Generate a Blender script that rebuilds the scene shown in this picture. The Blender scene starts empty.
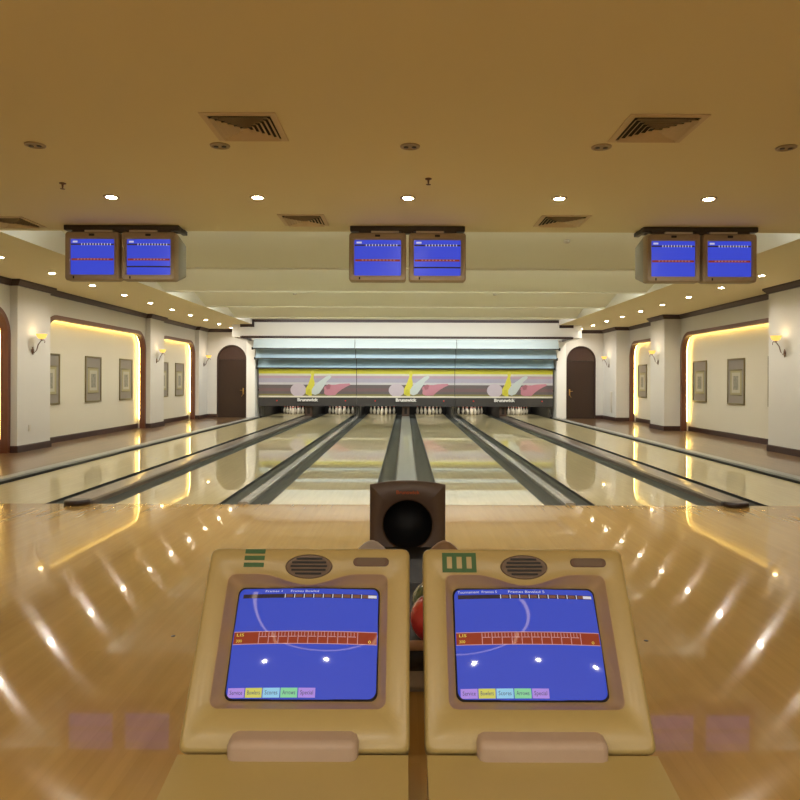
import bpy, bmesh, math, random
from mathutils import Vector, Matrix
PI = math.pi
random.seed(7)
SC = bpy.context.scene
COL = SC.collection

# ------------------------------------------------------------------ camera
HC = 1.33
cam = bpy.data.cameras.new('camera'); camo = bpy.data.objects.new('camera', cam); COL.objects.link(camo)
cam.sensor_fit = 'HORIZONTAL'; cam.sensor_width = 36.0; cam.lens = 690/800*36
cam.shift_x = -5.3/800; cam.shift_y = -19.5/800
cam.clip_start = .05; cam.clip_end = 100
camo.matrix_world = Matrix.Translation((0, 0, HC)) @ Matrix.Rotation(PI/2, 4, 'X') @ Matrix.Rotation(.0035, 4, 'Z')
SC.camera = camo
# ------------------------------------------------------------------ world / exposure
w = bpy.data.worlds.new('World'); SC.world = w; w.use_nodes = True
w.node_tree.nodes['Background'].inputs[0].default_value = (.05, .045, .035, 1)
w.node_tree.nodes['Background'].inputs[1].default_value = 1
SC.view_settings.view_transform = 'Standard'; SC.view_settings.look = 'None'
SC.view_settings.exposure = -0.30; SC.cycles.denoising_input_passes = 'RGB_ALBEDO_NORMAL'; SC.view_settings.gamma = 1; SC.view_settings.use_curve_mapping = False

WARM = (1, .92, .80); WARM2 = (1, .70, .36); FLUO = (.96, 1, .98); CREAM = (1, .94, .86)
P_DOWN = 23      # watts per ceiling downlight
P_COVE = 150      # cove strips in the stepped ceiling
P_MASK = 150      # fluorescent strips in front of the masking units
P_FILL = 80     # added fill lamps, unseen behind the camera

def area(name, loc, size, power, color, rot=(0, 0, 0), sizey=None, shape='SQUARE', spread=PI, parent=None):
    l = bpy.data.lights.new(name, 'AREA'); l.energy = power; l.color = color
    l.shape = 'RECTANGLE' if sizey else shape; l.size = size
    if sizey: l.size_y = sizey
    l.spread = spread
    o = bpy.data.objects.new(name, l); COL.objects.link(o); o.location = loc; o.rotation_euler = rot
    if parent: o.parent = parent
    return o

H = 3.13
LIPS = [8.36+2.91*k for k in range(5)]
for k in range(4):
    area('cove_light', (0, LIPS[k]+.16, H+.12), 9.6, P_COVE*(1.0 if k < 2 else .85), FLUO, (PI, 0, 0), .10)
area('cove_light', (0, LIPS[4]+.08, H+.06), 9.4, 92, (1, .99, .98), (math.radians(88), 0, 0), .06)
area('masking_light', (0, 22.5, 2.86), 10.2, P_MASK, (.97, 1, .97), (math.radians(50), 0, 0), .12)
for x in (-3.2, 0, 3.2):       # added unseen lamps behind the camera, general fill for the room
    area('fill_light', (x, -4.2, H-.02), 1.0, P_FILL, CREAM, (0, 0, 0), .6)

# ------------------------------------------------------------------ materials
def mat(name, color, rough=.5, metal=0, emit=None, es=0, coat=0, coat_r=.03, spec=.5, noise=None, ncol=None, nscale=(1, 1, 1), ndet=4, bump=0):
    m = bpy.data.materials.new(name); m.use_nodes = True
    nt = m.node_tree; b = nt.nodes['Principled BSDF']
    b.inputs['Base Color'].default_value = (*color, 1); b.inputs['Roughness'].default_value = rough
    b.inputs['Metallic'].default_value = metal; b.inputs['Specular IOR Level'].default_value = spec
    b.inputs['Coat Weight'].default_value = coat; b.inputs['Coat Roughness'].default_value = coat_r
    if emit: b.inputs['Emission Color'].default_value = (*emit, 1); b.inputs['Emission Strength'].default_value = es
    c2 = ncol or tuple(c*.9 for c in color)
    tc = nt.nodes.new('ShaderNodeTexCoord'); mp = nt.nodes.new('ShaderNodeMapping'); mp.inputs['Scale'].default_value = nscale
    nz = nt.nodes.new('ShaderNodeTexNoise'); nz.inputs['Scale'].default_value = noise or 8; nz.inputs['Detail'].default_value = ndet
    mx = nt.nodes.new('ShaderNodeMix'); mx.data_type = 'RGBA'
    mx.inputs[6].default_value = (*color, 1); mx.inputs[7].default_value = (*c2, 1)
    nt.links.new(tc.outputs['Object'], mp.inputs[0]); nt.links.new(mp.outputs[0], nz.inputs['Vector'])
    nt.links.new(nz.outputs['Fac'], mx.inputs[0]); nt.links.new(mx.outputs[2], b.inputs['Base Color'])
    if bump:
        bp = nt.nodes.new('ShaderNodeBump'); bp.inputs['Strength'].default_value = bump; bp.inputs['Distance'].default_value = .01
        nt.links.new(nz.outputs['Fac'], bp.inputs['Height']); nt.links.new(bp.outputs[0], b.inputs['Normal'])
    return m

def emis(name, color, strength, sampled=False):
    m = bpy.data.materials.new(name); m.use_nodes = True; nt = m.node_tree
    b = nt.nodes['Principled BSDF']; b.inputs['Base Color'].default_value = (*[c*.3 for c in color], 1)
    b.inputs['Emission Color'].default_value = (*color, 1); b.inputs['Emission Strength'].default_value = strength
    b.inputs['Roughness'].default_value = .04
    if not sampled: m.cycles.emission_sampling = 'NONE'
    return m

def wood_floor(name, c1, c2, board, rough, aniso, coat, coat_r, seam=.25, plank=2.0, bump=.0, spec=.5, c3=None):
    """boards running along Y; brushing grooves along the boards stretch reflections sideways"""
    m = bpy.data.materials.new(name); m.use_nodes = True; nt = m.node_tree; N = nt.nodes.new; L = nt.links.new
    b = nt.nodes['Principled BSDF']
    tc = N('ShaderNodeTexCoord'); sp = N('ShaderNodeSeparateXYZ'); L(tc.outputs['Object'], sp.inputs[0])
    def ma(op, a, v=None, bb=None):
        n = N('ShaderNodeMath'); n.operation = op; L(a, n.inputs[0])
        if bb is not None: L(bb, n.inputs[1])
        elif v is not None: n.inputs[1].default_value = v
        return n.outputs[0]
    xi = ma('DIVIDE', sp.outputs[0], board); fl = ma('FLOOR', xi)
    off = ma('MULTIPLY', ma('FRACT', ma('MULTIPLY', fl, .3717)), plank)
    yi = ma('FLOOR', ma('DIVIDE', ma('ADD', sp.outputs[1], bb=off), plank))
    cb = N('ShaderNodeCombineXYZ'); L(fl, cb.inputs[0]); L(yi, cb.inputs[1])
    wn = N('ShaderNodeTexWhiteNoise'); wn.noise_dimensions = '2D'; L(cb.outputs[0], wn.inputs[0])
    mx = N('ShaderNodeMix'); mx.data_type = 'RGBA'; mx.inputs[6].default_value = (*c1, 1); mx.inputs[7].default_value = (*c2, 1)
    L(wn.outputs[0], mx.inputs[0])
    mp = N('ShaderNodeMapping'); mp.inputs['Scale'].default_value = (12, .8, 1); L(tc.outputs['Object'], mp.inputs[0])
    nz = N('ShaderNodeTexNoise'); nz.inputs['Scale'].default_value = 2.2; nz.inputs['Detail'].default_value = 5; L(mp.outputs[0], nz.inputs[0])
    mx2 = N('ShaderNodeMix'); mx2.data_type = 'RGBA'; mx2.blend_type = 'MULTIPLY'; L(mx.outputs[2], mx2.inputs[6])
    rg = N('ShaderNodeMapRange'); rg.inputs[1].default_value = .3; rg.inputs[2].default_value = .7; rg.inputs[3].default_value = .94; rg.inputs[4].default_value = 1.05
    L(nz.outputs['Fac'], rg.inputs[0])
    cc = N('ShaderNodeCombineColor'); [L(rg.outputs[0], cc.inputs[i]) for i in range(3)]
    mx2.inputs[0].default_value = 1; L(cc.outputs[0], mx2.inputs[7])
    fr = ma('FRACT', xi); e = ma('LESS_THAN', fr, .05)
    mx3 = N('ShaderNodeMix'); mx3.data_type = 'RGBA'; L(ma('MULTIPLY', e, seam), mx3.inputs[0]); L(mx2.outputs[2], mx3.inputs[6])
    mx3.inputs[7].default_value = (*[c*.4 for c in c2], 1)
    L(mx3.outputs[2], b.inputs['Base Color'])
    b.inputs['Roughness'].default_value = rough; b.inputs['Anisotropic'].default_value = aniso
    b.inputs['Specular IOR Level'].default_value = spec
    tg = N('ShaderNodeCombineXYZ'); tg.inputs[0].default_value = 1; L(tg.outputs[0], b.inputs['Tangent'])
    b.inputs['Coat Weight'].default_value = coat; b.inputs['Coat Roughness'].default_value = coat_r; b.inputs['Coat IOR'].default_value = 1.5
    if bump:
        mp2 = N('ShaderNodeMapping'); mp2.inputs['Scale'].default_value = (9, .35, 1); L(tc.outputs['Object'], mp2.inputs[0])
        n2 = N('ShaderNodeTexNoise'); n2.inputs['Scale'].default_value = 1.5; n2.inputs['Detail'].default_value = 2; L(mp2.outputs[0], n2.inputs[0])
        bp = N('ShaderNodeBump'); bp.inputs['Strength'].default_value = bump; bp.inputs['Distance'].default_value = .01
        L(n2.outputs['Fac'], bp.inputs['Height']); L(bp.outputs[0], b.inputs['Coat Normal'])
    return m

M = {}
M['approach'] = wood_floor('maple approach boards', (.50, .32, .105), (.465, .295, .095), .055, .12, 1.0, .58, .03, .08, 2.4, 0, spec=.13)
M['lane'] = wood_floor('lane boards', (.61, .53, .31), (.59, .512, .297), .0272, .4, 0, .80, .02, .0, 30, 0, spec=.1)
M['aisle'] = wood_floor('brown aisle boards', (.20, .115, .05), (.155, .085, .035), .09, .3, .2, .68, .05, .3, .9, 0)
M['ceiling'] = mat('warm ceiling paint', (.77, .69, .46), .85, noise=1.2, ncol=(.755, .675, .45), spec=.2)
M['recess'] = mat('pale recess paint', (.82, .81, .70), .85, noise=1.2, ncol=(.80, .79, .68), spec=.2)
M['wall'] = mat('cream wall paint', (.61, .60, .57), .8, noise=2, ncol=(.59, .58, .55), spec=.25)
M['niche'] = mat('niche wall paint', (.61, .585, .495), .8, noise=2, ncol=(.59, .565, .475), spec=.25)
M['white'] = mat('white paint', (.83, .82, .78), .6, noise=3, ncol=(.80, .79, .75), spec=.3)
M['dwood'] = mat('dark brown stained wood', (.045, .018, .014), .4, noise=6, ncol=(.03, .012, .010), nscale=(3, 3, .4), coat=.1, coat_r=.3)
M['door'] = mat('dark door veneer', (.030, .012, .008), .4, noise=5, ncol=(.020, .008, .006), nscale=(6, 1, .5))
M['arch'] = mat('red brown arch wood', (.16, .055, .025), .35, noise=6, ncol=(.11, .035, .017), nscale=(4, 4, .5), coat=.3, coat_r=.2)
M['gutter'] = mat('dark grey gutter plastic', (.060, .066, .060), .5, noise=30, ncol=(.048, .053, .048))
M['gutedge'] = mat('black gutter edge', (.018, .018, .017), .4)
M['cap'] = mat('light grey capping', (.50, .49, .46), .25, noise=12, ncol=(.28, .27, .24), coat=.3, coat_r=.1)
M['edgecap'] = mat('dull grey edge strip', (.26, .265, .245), .5, noise=12, ncol=(.22, .225, .21))
M['capb'] = mat('brown grey capping', (.19, .155, .125), .28, noise=12, ncol=(.15, .12, .095), coat=.3, coat_r=.1)
M['track'] = mat('grey ball track cover', (.30, .31, .285), .3, noise=12, ncol=(.26, .27, .245), coat=.3, coat_r=.1)
M['endcap'] = mat('dark red brown end cap', (.025, .014, .013), .35)
M['black'] = mat('black matte', (.008, .008, .009), .6)
M['dark'] = mat('dark grey metal', (.03, .029, .028), .45)
M['charcoal'] = mat('charcoal band', (.035, .032, .032), .5)
M['lb1'] = mat('pale blue board', (.50, .56, .57), .5, noise=.8, ncol=(.46, .53, .55), nscale=(1, 1, 12))
M['lb2'] = mat('mid blue board', (.33, .44, .52), .5, noise=.8, ncol=(.29, .40, .48), nscale=(1, 1, 12))
M['lb3'] = mat('deep blue board', (.31, .45, .54), .5, noise=.8, ncol=(.27, .41, .50), nscale=(1, 1, 12))
for n, c in dict(yellow=(.50, .47, .03), paleg=(.55, .55, .45), mauve=(.42, .29, .35), lav=(.36, .34, .44), pale=(.50, .48, .50), taupe=(.115, .095, .10), maroon=(.15, .09, .10),
                 olive=(.20, .18, .06), cream=(.70, .66, .56), ball=(.50, .43, .50), pinpale=(.50, .56, .56), pink=(.48, .20, .26), deeppink=(.33, .12, .16), yel2=(.60, .55, .05)).items():
    M['g_'+n] = mat('graphic '+n, c, .45)
M['post'] = mat('grey post', (.16, .15, .13), .5); M['postb'] = mat('brown post', (.15, .095, .07), .5)
M['pin'] = mat('white pin', (.78, .74, .66), .3, coat=.5, coat_r=.1); M['pinred'] = mat('red pin stripe', (.5, .03, .02), .3)
M['signw'] = mat('white sign plate', (.75, .74, .72), .5); M['signt'] = mat('dark sign letters', (.05, .045, .045), .5)
M['redlamp'] = emis('red indicator', (1, .06, .04), .5)
M['amber'] = mat('tan plastic', (.39, .295, .105), .42, noise=14, ncol=(.37, .28, .10), coat=.25, coat_r=.25)
M['amberin'] = mat('recess plastic', (.44, .31, .15), .5, noise=14, ncol=(.41, .285, .135))
M['side'] = mat('pinkish side plastic', (.42, .31, .22), .5)
M['grille'] = mat('brown grille', (.13, .09, .06), .4, metal=.2); M['slot'] = mat('brown slot', (.115, .065, .04), .4)
M['green'] = mat('green print', (.035, .11, .03), .5)
M['hood'] = mat('brown hood plastic', (.105, .068, .05), .42, noise=10, ncol=(.095, .062, .045), coat=.2, coat_r=.3)
M['orange'] = mat('orange letters', (.55, .10, .02), .5)
M['rim'] = mat('tan rack rim', (.36, .22, .13), .45); M['towel'] = mat('pale grey guide', (.42, .37, .33), .6); M['brguide'] = mat('brown guide', (.27, .165, .085), .5)
M['base'] = mat('beige rack base', (.40, .33, .25), .5)
M['ballred'] = mat('red ball', (.55, .035, .025), .12, coat=1, noise=6, ncol=(.45, .025, .02)); M['ballgreen'] = mat('green marbled ball', (.05, .09, .035), .12, coat=1, noise=9, ncol=(.11, .13, .06))
M['mon'] = mat('taupe monitor plastic', (.36, .29, .19), .5, noise=10, ncol=(.34, .27, .175)); M['monside'] = mat('grey monitor side', (.27, .26, .21), .55)
M['mount'] = mat('brown black mount', (.045, .034, .025), .5); M['bright'] = mat('bright shelf strip', (.6, .55, .42), .5)
M['chrome'] = mat('satin metal', (.5, .45, .4), .3, metal=1); M['brass'] = mat('brass', (.55, .35, .12), .3, metal=1); M['bronze'] = mat('dull bronze', (.17, .10, .07), .4, metal=.6)
M['lamp'] = emis('downlight lamp', (1, .86, .62), 130); M['lampoff'] = mat('unlit lamp', (.10, .09, .08), .3)
M['ring'] = mat('downlight ring', (.42, .33, .20), .4); M['shade'] = emis('glowing glass shade', (1, .62, .13), 1.3)
M['shadein'] = emis('glowing shade mouth', (1, .85, .5), 3)
M['strip'] = emis('niche light strip', (1, .68, .20), 34, sampled=True)
M['covetube'] = emis('ring cove glow', (1, .72, .5), 7, sampled=True)
M['frame'] = mat('olive picture frame', (.17, .14, .06), .45); M['mount_g'] = mat('grey scroll silk', (.26, .235, .21), .8, noise=60, ncol=(.23, .21, .185))
M['scroll'] = mat('scroll paper', (.45, .42, .33), .8); M['silk2'] = mat('yellow grey silk', (.34, .31, .18), .8); M['ink'] = mat('ink painting', (.40, .38, .31), .8, noise=14, ncol=(.08, .09, .08), ndet=6)
M['vent'] = mat('vent paint', (.66, .53, .34), .6); M['ventdark'] = mat('vent dark', (.02, .018, .014), .8)
M['wplate'] = mat('off white plastic', (.62, .58, .5), .5)
M['blue'] = emis('blue screen', (.045, .075, .50), 1.0)
M['blue2'] = emis('blue hanging screen', (.04, .065, .60), 1.15)
M['blue2'].node_tree.nodes['Principled BSDF'].inputs['Roughness'].default_value = .3
M['s_red'] = emis('rust bar', (.30, .05, .025), .8); M['s_dark'] = emis('dark strip', (.035, .025, .035), 1); M['s_white'] = emis('white pixels', (.75, .75, .85), .8)
M['s_pink'] = emis('pink pixels', (.65, .35, .38), .7); M['s_orange'] = emis('brown cells', (.20, .09, .06), .8)
M['s_mag'] = emis('lilac tab', (.42, .27, .78), .9); M['s_yel'] = emis('yellow tab', (.62, .62, .13), .9); M['s_lb'] = emis('light blue tab', (.30, .62, .85), .9); M['s_gr'] = emis('green tab', (.25, .66, .36), .9)
M['s_ytext'] = emis('yellow pixels', (.8, .65, .1), .9); M['s_ttext'] = emis('tab letters', (.07, .08, .2), .8)
M['bezel'] = mat('black screen edge', (.012, .012, .016), .3)

# ------------------------------------------------------------------ mesh builder
class MB:
    def __init__(s): s.bm = bmesh.new(); s.mats = []
    def mi(s, m):
        if m not in s.mats: s.mats.append(m)
        return s.mats.index(m)
    def _f(s, vs, m, smooth=False):
        try:
            f = s.bm.faces.new(vs); f.material_index = s.mi(m); f.smooth = smooth; return f
        except ValueError: return None
    def box(s, x0, x1, y0, y1, z0, z1, m, bev=0, seg=2):
        t = bmesh.new(); bmesh.ops.create_cube(t, size=1)
        for v in t.verts: v.co = Vector(((x0+x1)/2+v.co.x*(x1-x0), (y0+y1)/2+v.co.y*(y1-y0), (z0+z1)/2+v.co.z*(z1-z0)))
        if bev: bmesh.ops.bevel(t, geom=t.edges[:], offset=bev, segments=seg, profile=.5, affect='EDGES')
        s.merge(t, m, smooth=bool(bev)); return s
    def merge(s, t, m, mtx=None, smooth=False):
        mp = {}
        for v in t.verts: mp[v] = s.bm.verts.new(mtx @ v.co if mtx else v.co)
        for f in t.faces: s._f([mp[v] for v in f.verts], m, smooth)
        t.free()
    def quad(s, a, b, c, d, m): s._f([s.bm.verts.new(p) for p in (a, b, c, d)], m); return s
    def loft(s, rings, m, closed=True, caps=(True, True), smooth=True):
        R = [[s.bm.verts.new(p) for p in r] for r in rings]; n = len(R[0])
        for a, b in zip(R, R[1:]):
            for i in range(n if closed else n-1):
                j = (i+1) % n; s._f([a[i], a[j], b[j], b[i]], m, smooth)
        if caps[0]: s._f(R[0][::-1], m)
        if caps[1]: s._f(R[-1], m)
        return s
    def lathe(s, prof, c, m, seg=20, mtx=None, mf=None, smooth=True):
        """prof = [(r,z)...] round the z axis at c"""
        rings = []
        for r, z in prof:
            rings.append([Vector((max(r, 1e-4)*math.cos(2*PI*i/seg), max(r, 1e-4)*math.sin(2*PI*i/seg), z)) for i in range(seg)])
        T = Matrix.Translation(c) @ (mtx or Matrix())
        R = [[s.bm.verts.new(T @ p) for p in r] for r in rings]
        for k, (a, b) in enumerate(zip(R, R[1:])):
            mm = mf(k) if mf else m
            for i in range(seg):
                j = (i+1) % seg; s._f([a[i], a[j], b[j], b[i]], mm, smooth)
        s._f(R[0][::-1], mf(0) if mf else m); s._f(R[-1], mf(len(R)-2) if mf else m)
        return s
    def prism(s, poly, axis, a, b, m, T=None, smooth=False):
        """poly: 2D points; axis: 'y' -> (x,z) extruded in y, 'x' -> (y,z) extruded in x, 'z' -> (x,y) extruded in z"""
        def P(p, t):
            q = {'y': (p[0], t, p[1]), 'x': (t, p[0], p[1]), 'z': (p[0], p[1], t)}[axis]
            return T @ Vector(q) if T else Vector(q)
        A = [s.bm.verts.new(P(p, a)) for p in poly]; B = [s.bm.verts.new(P(p, b)) for p in poly]
        n = len(poly)
        s._f(A[::-1], m); s._f(B, m)
        for i in range(n): s._f([A[i], A[(i+1) % n], B[(i+1) % n], B[i]], m, smooth)
        return s
    def tube(s, pts, r, m, seg=10):
        pts = [Vector(p) for p in pts]; rings = []
        rr = r if isinstance(r, (list, tuple)) else [r]*len(pts)
        for i, p in enumerate(pts):
            d = (pts[min(i+1, len(pts)-1)]-pts[max(i-1, 0)]).normalized()
            u = d.orthogonal().normalized() if abs(d.x) > .9 else d.cross(Vector((1, 0, 0))).normalized(); v = d.cross(u)
            rings.append([p+(u*math.cos(2*PI*k/seg)+v*math.sin(2*PI*k/seg))*rr[i] for k in range(seg)])
        return s.loft(rings, m)
    def build(s, name, parent=None, origin=None, recalc=True):
        bm = s.bm
        if recalc: bmesh.ops.recalc_face_normals(bm, faces=bm.faces[:])
        if origin is None and parent is None: origin = (0, 0, 0)
        me = bpy.data.meshes.new(name); 
        if origin: 
            for v in bm.verts: v.co -= Vector(origin)
        bm.to_mesh(me); bm.free()
        for mm in s.mats: me.materials.append(M[mm])
        o = bpy.data.objects.new(name, me); COL.objects.link(o)
        if origin: o.location = origin
        if parent: o.parent = parent
        return o

def thing(name, label, cat, loc=(0, 0, 0), group=None, rz=0):
    o = bpy.data.objects.new(name, None); COL.objects.link(o); o.location = loc; o.rotation_euler = (0, 0, rz)
    o.empty_display_size = .1
    return tag(o, label, cat, group)
def tag(o, label, cat, group=None, kind=None):
    o['label'] = label; o['category'] = cat
    if group: o['group'] = group
    if kind: o['kind'] = kind
    return o
def struct(mb, name, label, cat, parent=None):
    o = mb.build(name, parent); o['kind'] = 'structure'
    if not parent: o['label'] = label; o['category'] = cat
    return o
def dup(root, loc, label=None, group=None):
    r = root.copy(); COL.objects.link(r); r.location = loc
    if label: r['label'] = label
    if group: r['group'] = group
    for ch in list(root.children):
        c = ch.copy(); COL.objects.link(c); c.parent = r
        for g in list(ch.children):
            d = g.copy(); COL.objects.link(d); d.parent = c
    return r

def sweep(mb, pts, prof, m, side=1):
    """sweep a profile [(offset,z)...] along a plan path; offset goes to the given side, mitred at corners"""
    pts = [Vector((p[0], p[1])) for p in pts]; rings = []
    for i, p in enumerate(pts):
        ns = []
        if i > 0: d = (p-pts[i-1]).normalized(); ns.append(Vector((-d.y, d.x))*side)
        if i < len(pts)-1: d = (pts[i+1]-p).normalized(); ns.append(Vector((-d.y, d.x))*side)
        if len(ns) == 2:
            b = (ns[0]+ns[1]); b = b/b.length; n = b/max(.3, b.dot(ns[0]))
        else: n = ns[0]
        rings.append([Vector((p.x+n.x*o, p.y+n.y*o, z)) for o, z in prof])
    mb.loft(rings, m, closed=True, smooth=False)

def text_mesh(mb, txt, size, m, T, thick=.001, font_w=1.0, bold=0.0, warp=None, width=None):
    cu = bpy.data.curves.new('t', 'FONT'); cu.body = txt; cu.size = size; cu.align_x = 'CENTER'; cu.align_y = 'CENTER'
    cu.offset = bold; cu.resolution_u = 2
    o = bpy.data.objects.new('t', cu); COL.objects.link(o)
    dg = bpy.context.evaluated_depsgraph_get(); me = bpy.data.meshes.new_from_object(o.evaluated_get(dg))
    xs = [v.co.x for v in me.vertices]; sx = (width/(max(xs)-min(xs))) if width and xs else font_w
    vs = []
    for v in me.vertices:
        p = Vector((v.co.x*sx, v.co.y, thick))
        vs.append(mb.bm.verts.new(warp(p) if warp else T @ p))
    for p in me.polygons: mb._f([vs[i] for i in p.vertices], m)
    bpy.data.objects.remove(o); bpy.data.curves.remove(cu); bpy.data.meshes.remove(me)

# ------------------------------------------------------------------ floor
FOUL = 7.38; LEND = 27.9
YB = -5.0
fb = MB(); fb.box(-7.9, 7.9, YB, FOUL, -.12, 0, 'approach')
for x, y in ((1.24, 3.54), (-1.2, 3.58), (3.0, 3.54), (-2.95, 3.58)):
    fb.lathe([(.012, 0), (.012, .0006), (.0001, .0007)], (x, y, 0), 'charcoal', 10)
struct(fb, 'floor', 'glossy light maple approach floor in front of the lanes', 'floor')
fl = MB(); fl.box(-7.9, -5.27, FOUL, 24.6, -.12, 0, 'aisle')
struct(fl, 'floor', 'glossy brown wooden aisle floor left of the lanes', 'floor')
fr_ = MB(); fr_.box(5.27, 8.0, FOUL, 24.6, -.12, 0, 'aisle')
struct(fr_, 'floor', 'glossy brown wooden aisle floor right of the lanes', 'floor')
sb = MB(); sb.box(-5.27, 5.27, FOUL, 29.2, -.3, -.13, 'black')
struct(sb, 'floor', 'dark foundation slab under the lanes', 'floor')

# ------------------------------------------------------------------ walls
PX = 7.0
LW, LB = -7.14, -7.36        # left wall plane, niche back
RW, RB = 7.45, 7.67
LP = [(5.9, 7.1), (12.45, 13.6), (18.95, 20.0), (23.4, 24.6)]
RP = [(5.8, 7.0), (12.2, 13.3), (18.65, 19.7), (22.9, 24.6)]
ATOP, ARAD = 2.64, .52
def arch_top(y, a, b, top=ATOP, r=ARAD):
    if y < a+r: return top-r+math.sqrt(max(0, r*r-(a+r-y)**2))
    if y > b-r: return top-r+math.sqrt(max(0, r*r-(y-(b-r))**2))
    return top
def arch_path(a, b, top=ATOP, r=ARAD, n=10):
    p = [(a, 0)]
    p += [(a+r-r*math.cos(t*PI/2/n), top-r+r*math.sin(t*PI/2/n)) for t in range(n+1)]
    p += [(b-r+r*math.sin(t*PI/2/n), top-r+r*math.cos(t*PI/2/n)) for t in range(n+1)]
    p += [(b, 0)]
    return p
def side_wall(name, label, W, B, P):
    mb = MB(); sg = 1 if W > 0 else -1
    t0, t1 = (W, B) if sg > 0 else (B, W)
    mb.box(min(W, W+sg*.3), max(W, W+sg*.3), YB, P[0][0], 0, H+.02, 'wall')
    for i in range(3):
        a, b = P[i][1], P[i+1][0]
        path = arch_path(a, b)
        for (y0, z0), (y1, z1) in zip(path, path[1:]):
            if y1-y0 < 1e-5: continue
            mb.box_wedge = None
            V = [mb.bm.verts.new(p) for p in ((W, y0, z0), (W, y1, z1), (W, y1, H), (W, y0, H))]
            mb._f(V, 'wall')
            V = [mb.bm.verts.new(p) for p in ((W, y0, z0), (W, y1, z1), (W+sg*.05, y1, z1), (W+sg*.05, y0, z0))]
            mb._f(V, 'wall')
    # niche back wall
    mb.box(min(B, B+sg*.1), max(B, B+sg*.1), P[0][1]-.05, 24.6, 0, H+.02, 'niche')
    # niche ceilings
    mb.box(min(W+sg*.02, B), max(W+sg*.02, B), P[0][1], 24.5, ATOP+.12, ATOP+.16, 'niche')
    return struct(mb, name, label, 'wall')
side_wall('wall_left', 'cream left side wall with arched niches', LW, LB, LP)
side_wall('wall_right', 'cream right side wall with arched niches', RW, RB, RP)
for sg, P, W, side in ((-1, LP, LB, 'left'), (1, RP, RB, 'right')):
    for i, (a, b) in enumerate(P):
        mb = MB(); mb.box(min(sg*PX, W), max(sg*PX, W), a, b, 0, H+.02, 'wall')
        nm = ['nearest, beside the approach', 'by the first big arch', 'between the two lit arches', 'in the far corner beside the door'][i]
        struct(mb, 'pillar', f'cream square pillar on the {side} wall, {nm}', 'pillar')
# arch frames with light strips
fn = 0
for sg, P, W, B, side in ((-1, LP, LW, LB, 'left'), (1, RP, RW, RB, 'right')):
    for i in range(3):
        a, b = P[i][1]+.002, P[i+1][0]-.002
        outer = arch_path(a, b); inner = arch_path(a+.09, b-.09, ATOP-.09, ARAD-.09)
        x0, x1 = W-sg*.02, W+sg*.12
        mb = MB()
        rings = [[(x0, o[0], o[1]), (x1, o[0], o[1]), (x1, q[0], q[1]), (x0, q[0], q[1])] for o, q in zip(outer, inner)]
        mb.loft(rings, 'arch', smooth=False); fn += 1
        f = struct(mb, f'trim_{fn}', f'red brown wooden arch frame on the {side} wall, ' + ['nearest and cut by the picture edge', 'the big one round three scrolls', 'the far small one'][i], 'trim')
        st = MB(); s0 = arch_path(a+.03, b-.03, ATOP-.03, ARAD-.03); s1 = arch_path(a+.055, b-.055, ATOP-.055, ARAD-.055)
        xs = W+sg*.135
        st.loft([[(xs, o[0], max(o[1], .25)), (xs+sg*.012, o[0], max(o[1], .25)), (xs+sg*.012, q[0], max(q[1], .25)), (xs, q[0], max(q[1], .25))] for o, q in zip(s0, s1)], 'strip', smooth=False)
        s = st.build('light_strip', f)
# far walls with arched doors
DOORS = {'left': (-6.66, -5.62), 'right': (5.70, 6.73)}
DT = 2.57
FW = 24.4
dn = 0
for side, (a, b) in DOORS.items():
    wf = MB()
    sg = -1 if side == 'left' else 1
    xo0, xo1 = (-7.6, -5.30) if sg < 0 else (5.34, 7.9)
    r = (b-a)/2; 
    wf.box(xo0, a, FW, FW+.15, 0, H+.02, 'wall'); wf.box(b, xo1, FW, FW+.15, 0, H+.02, 'wall')
    path = arch_path(a, b, DT, r-.001, 12)
    for (x0, z0), (x1, z1) in zip(path, path[1:]):
        if x1-x0 < 1e-5: continue
        wf.quad((x0, FW, z0), (x1, FW, z1), (x1, FW, H), (x0, FW, H), 'wall')
        wf.quad((x0, FW, z0), (x1, FW, z1), (x1, FW+.12, z1), (x0, FW+.12, z0), 'wall')
    # wall pilaster beside the masking units; whiter paint stands for their light
    wf.box(*((-5.60, -5.30) if sg < 0 else (5.34, 5.66)), 24.3, FW, 0, 2.70, 'white')
    wf.box(*((-5.36, -5.29) if sg < 0 else (5.33, 5.40)), FW, 29.2, 0, 2.7, 'wall')
    struct(wf, f'wall_front_{side}', f'cream far end wall round the {side} arched door', 'wall')

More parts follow.
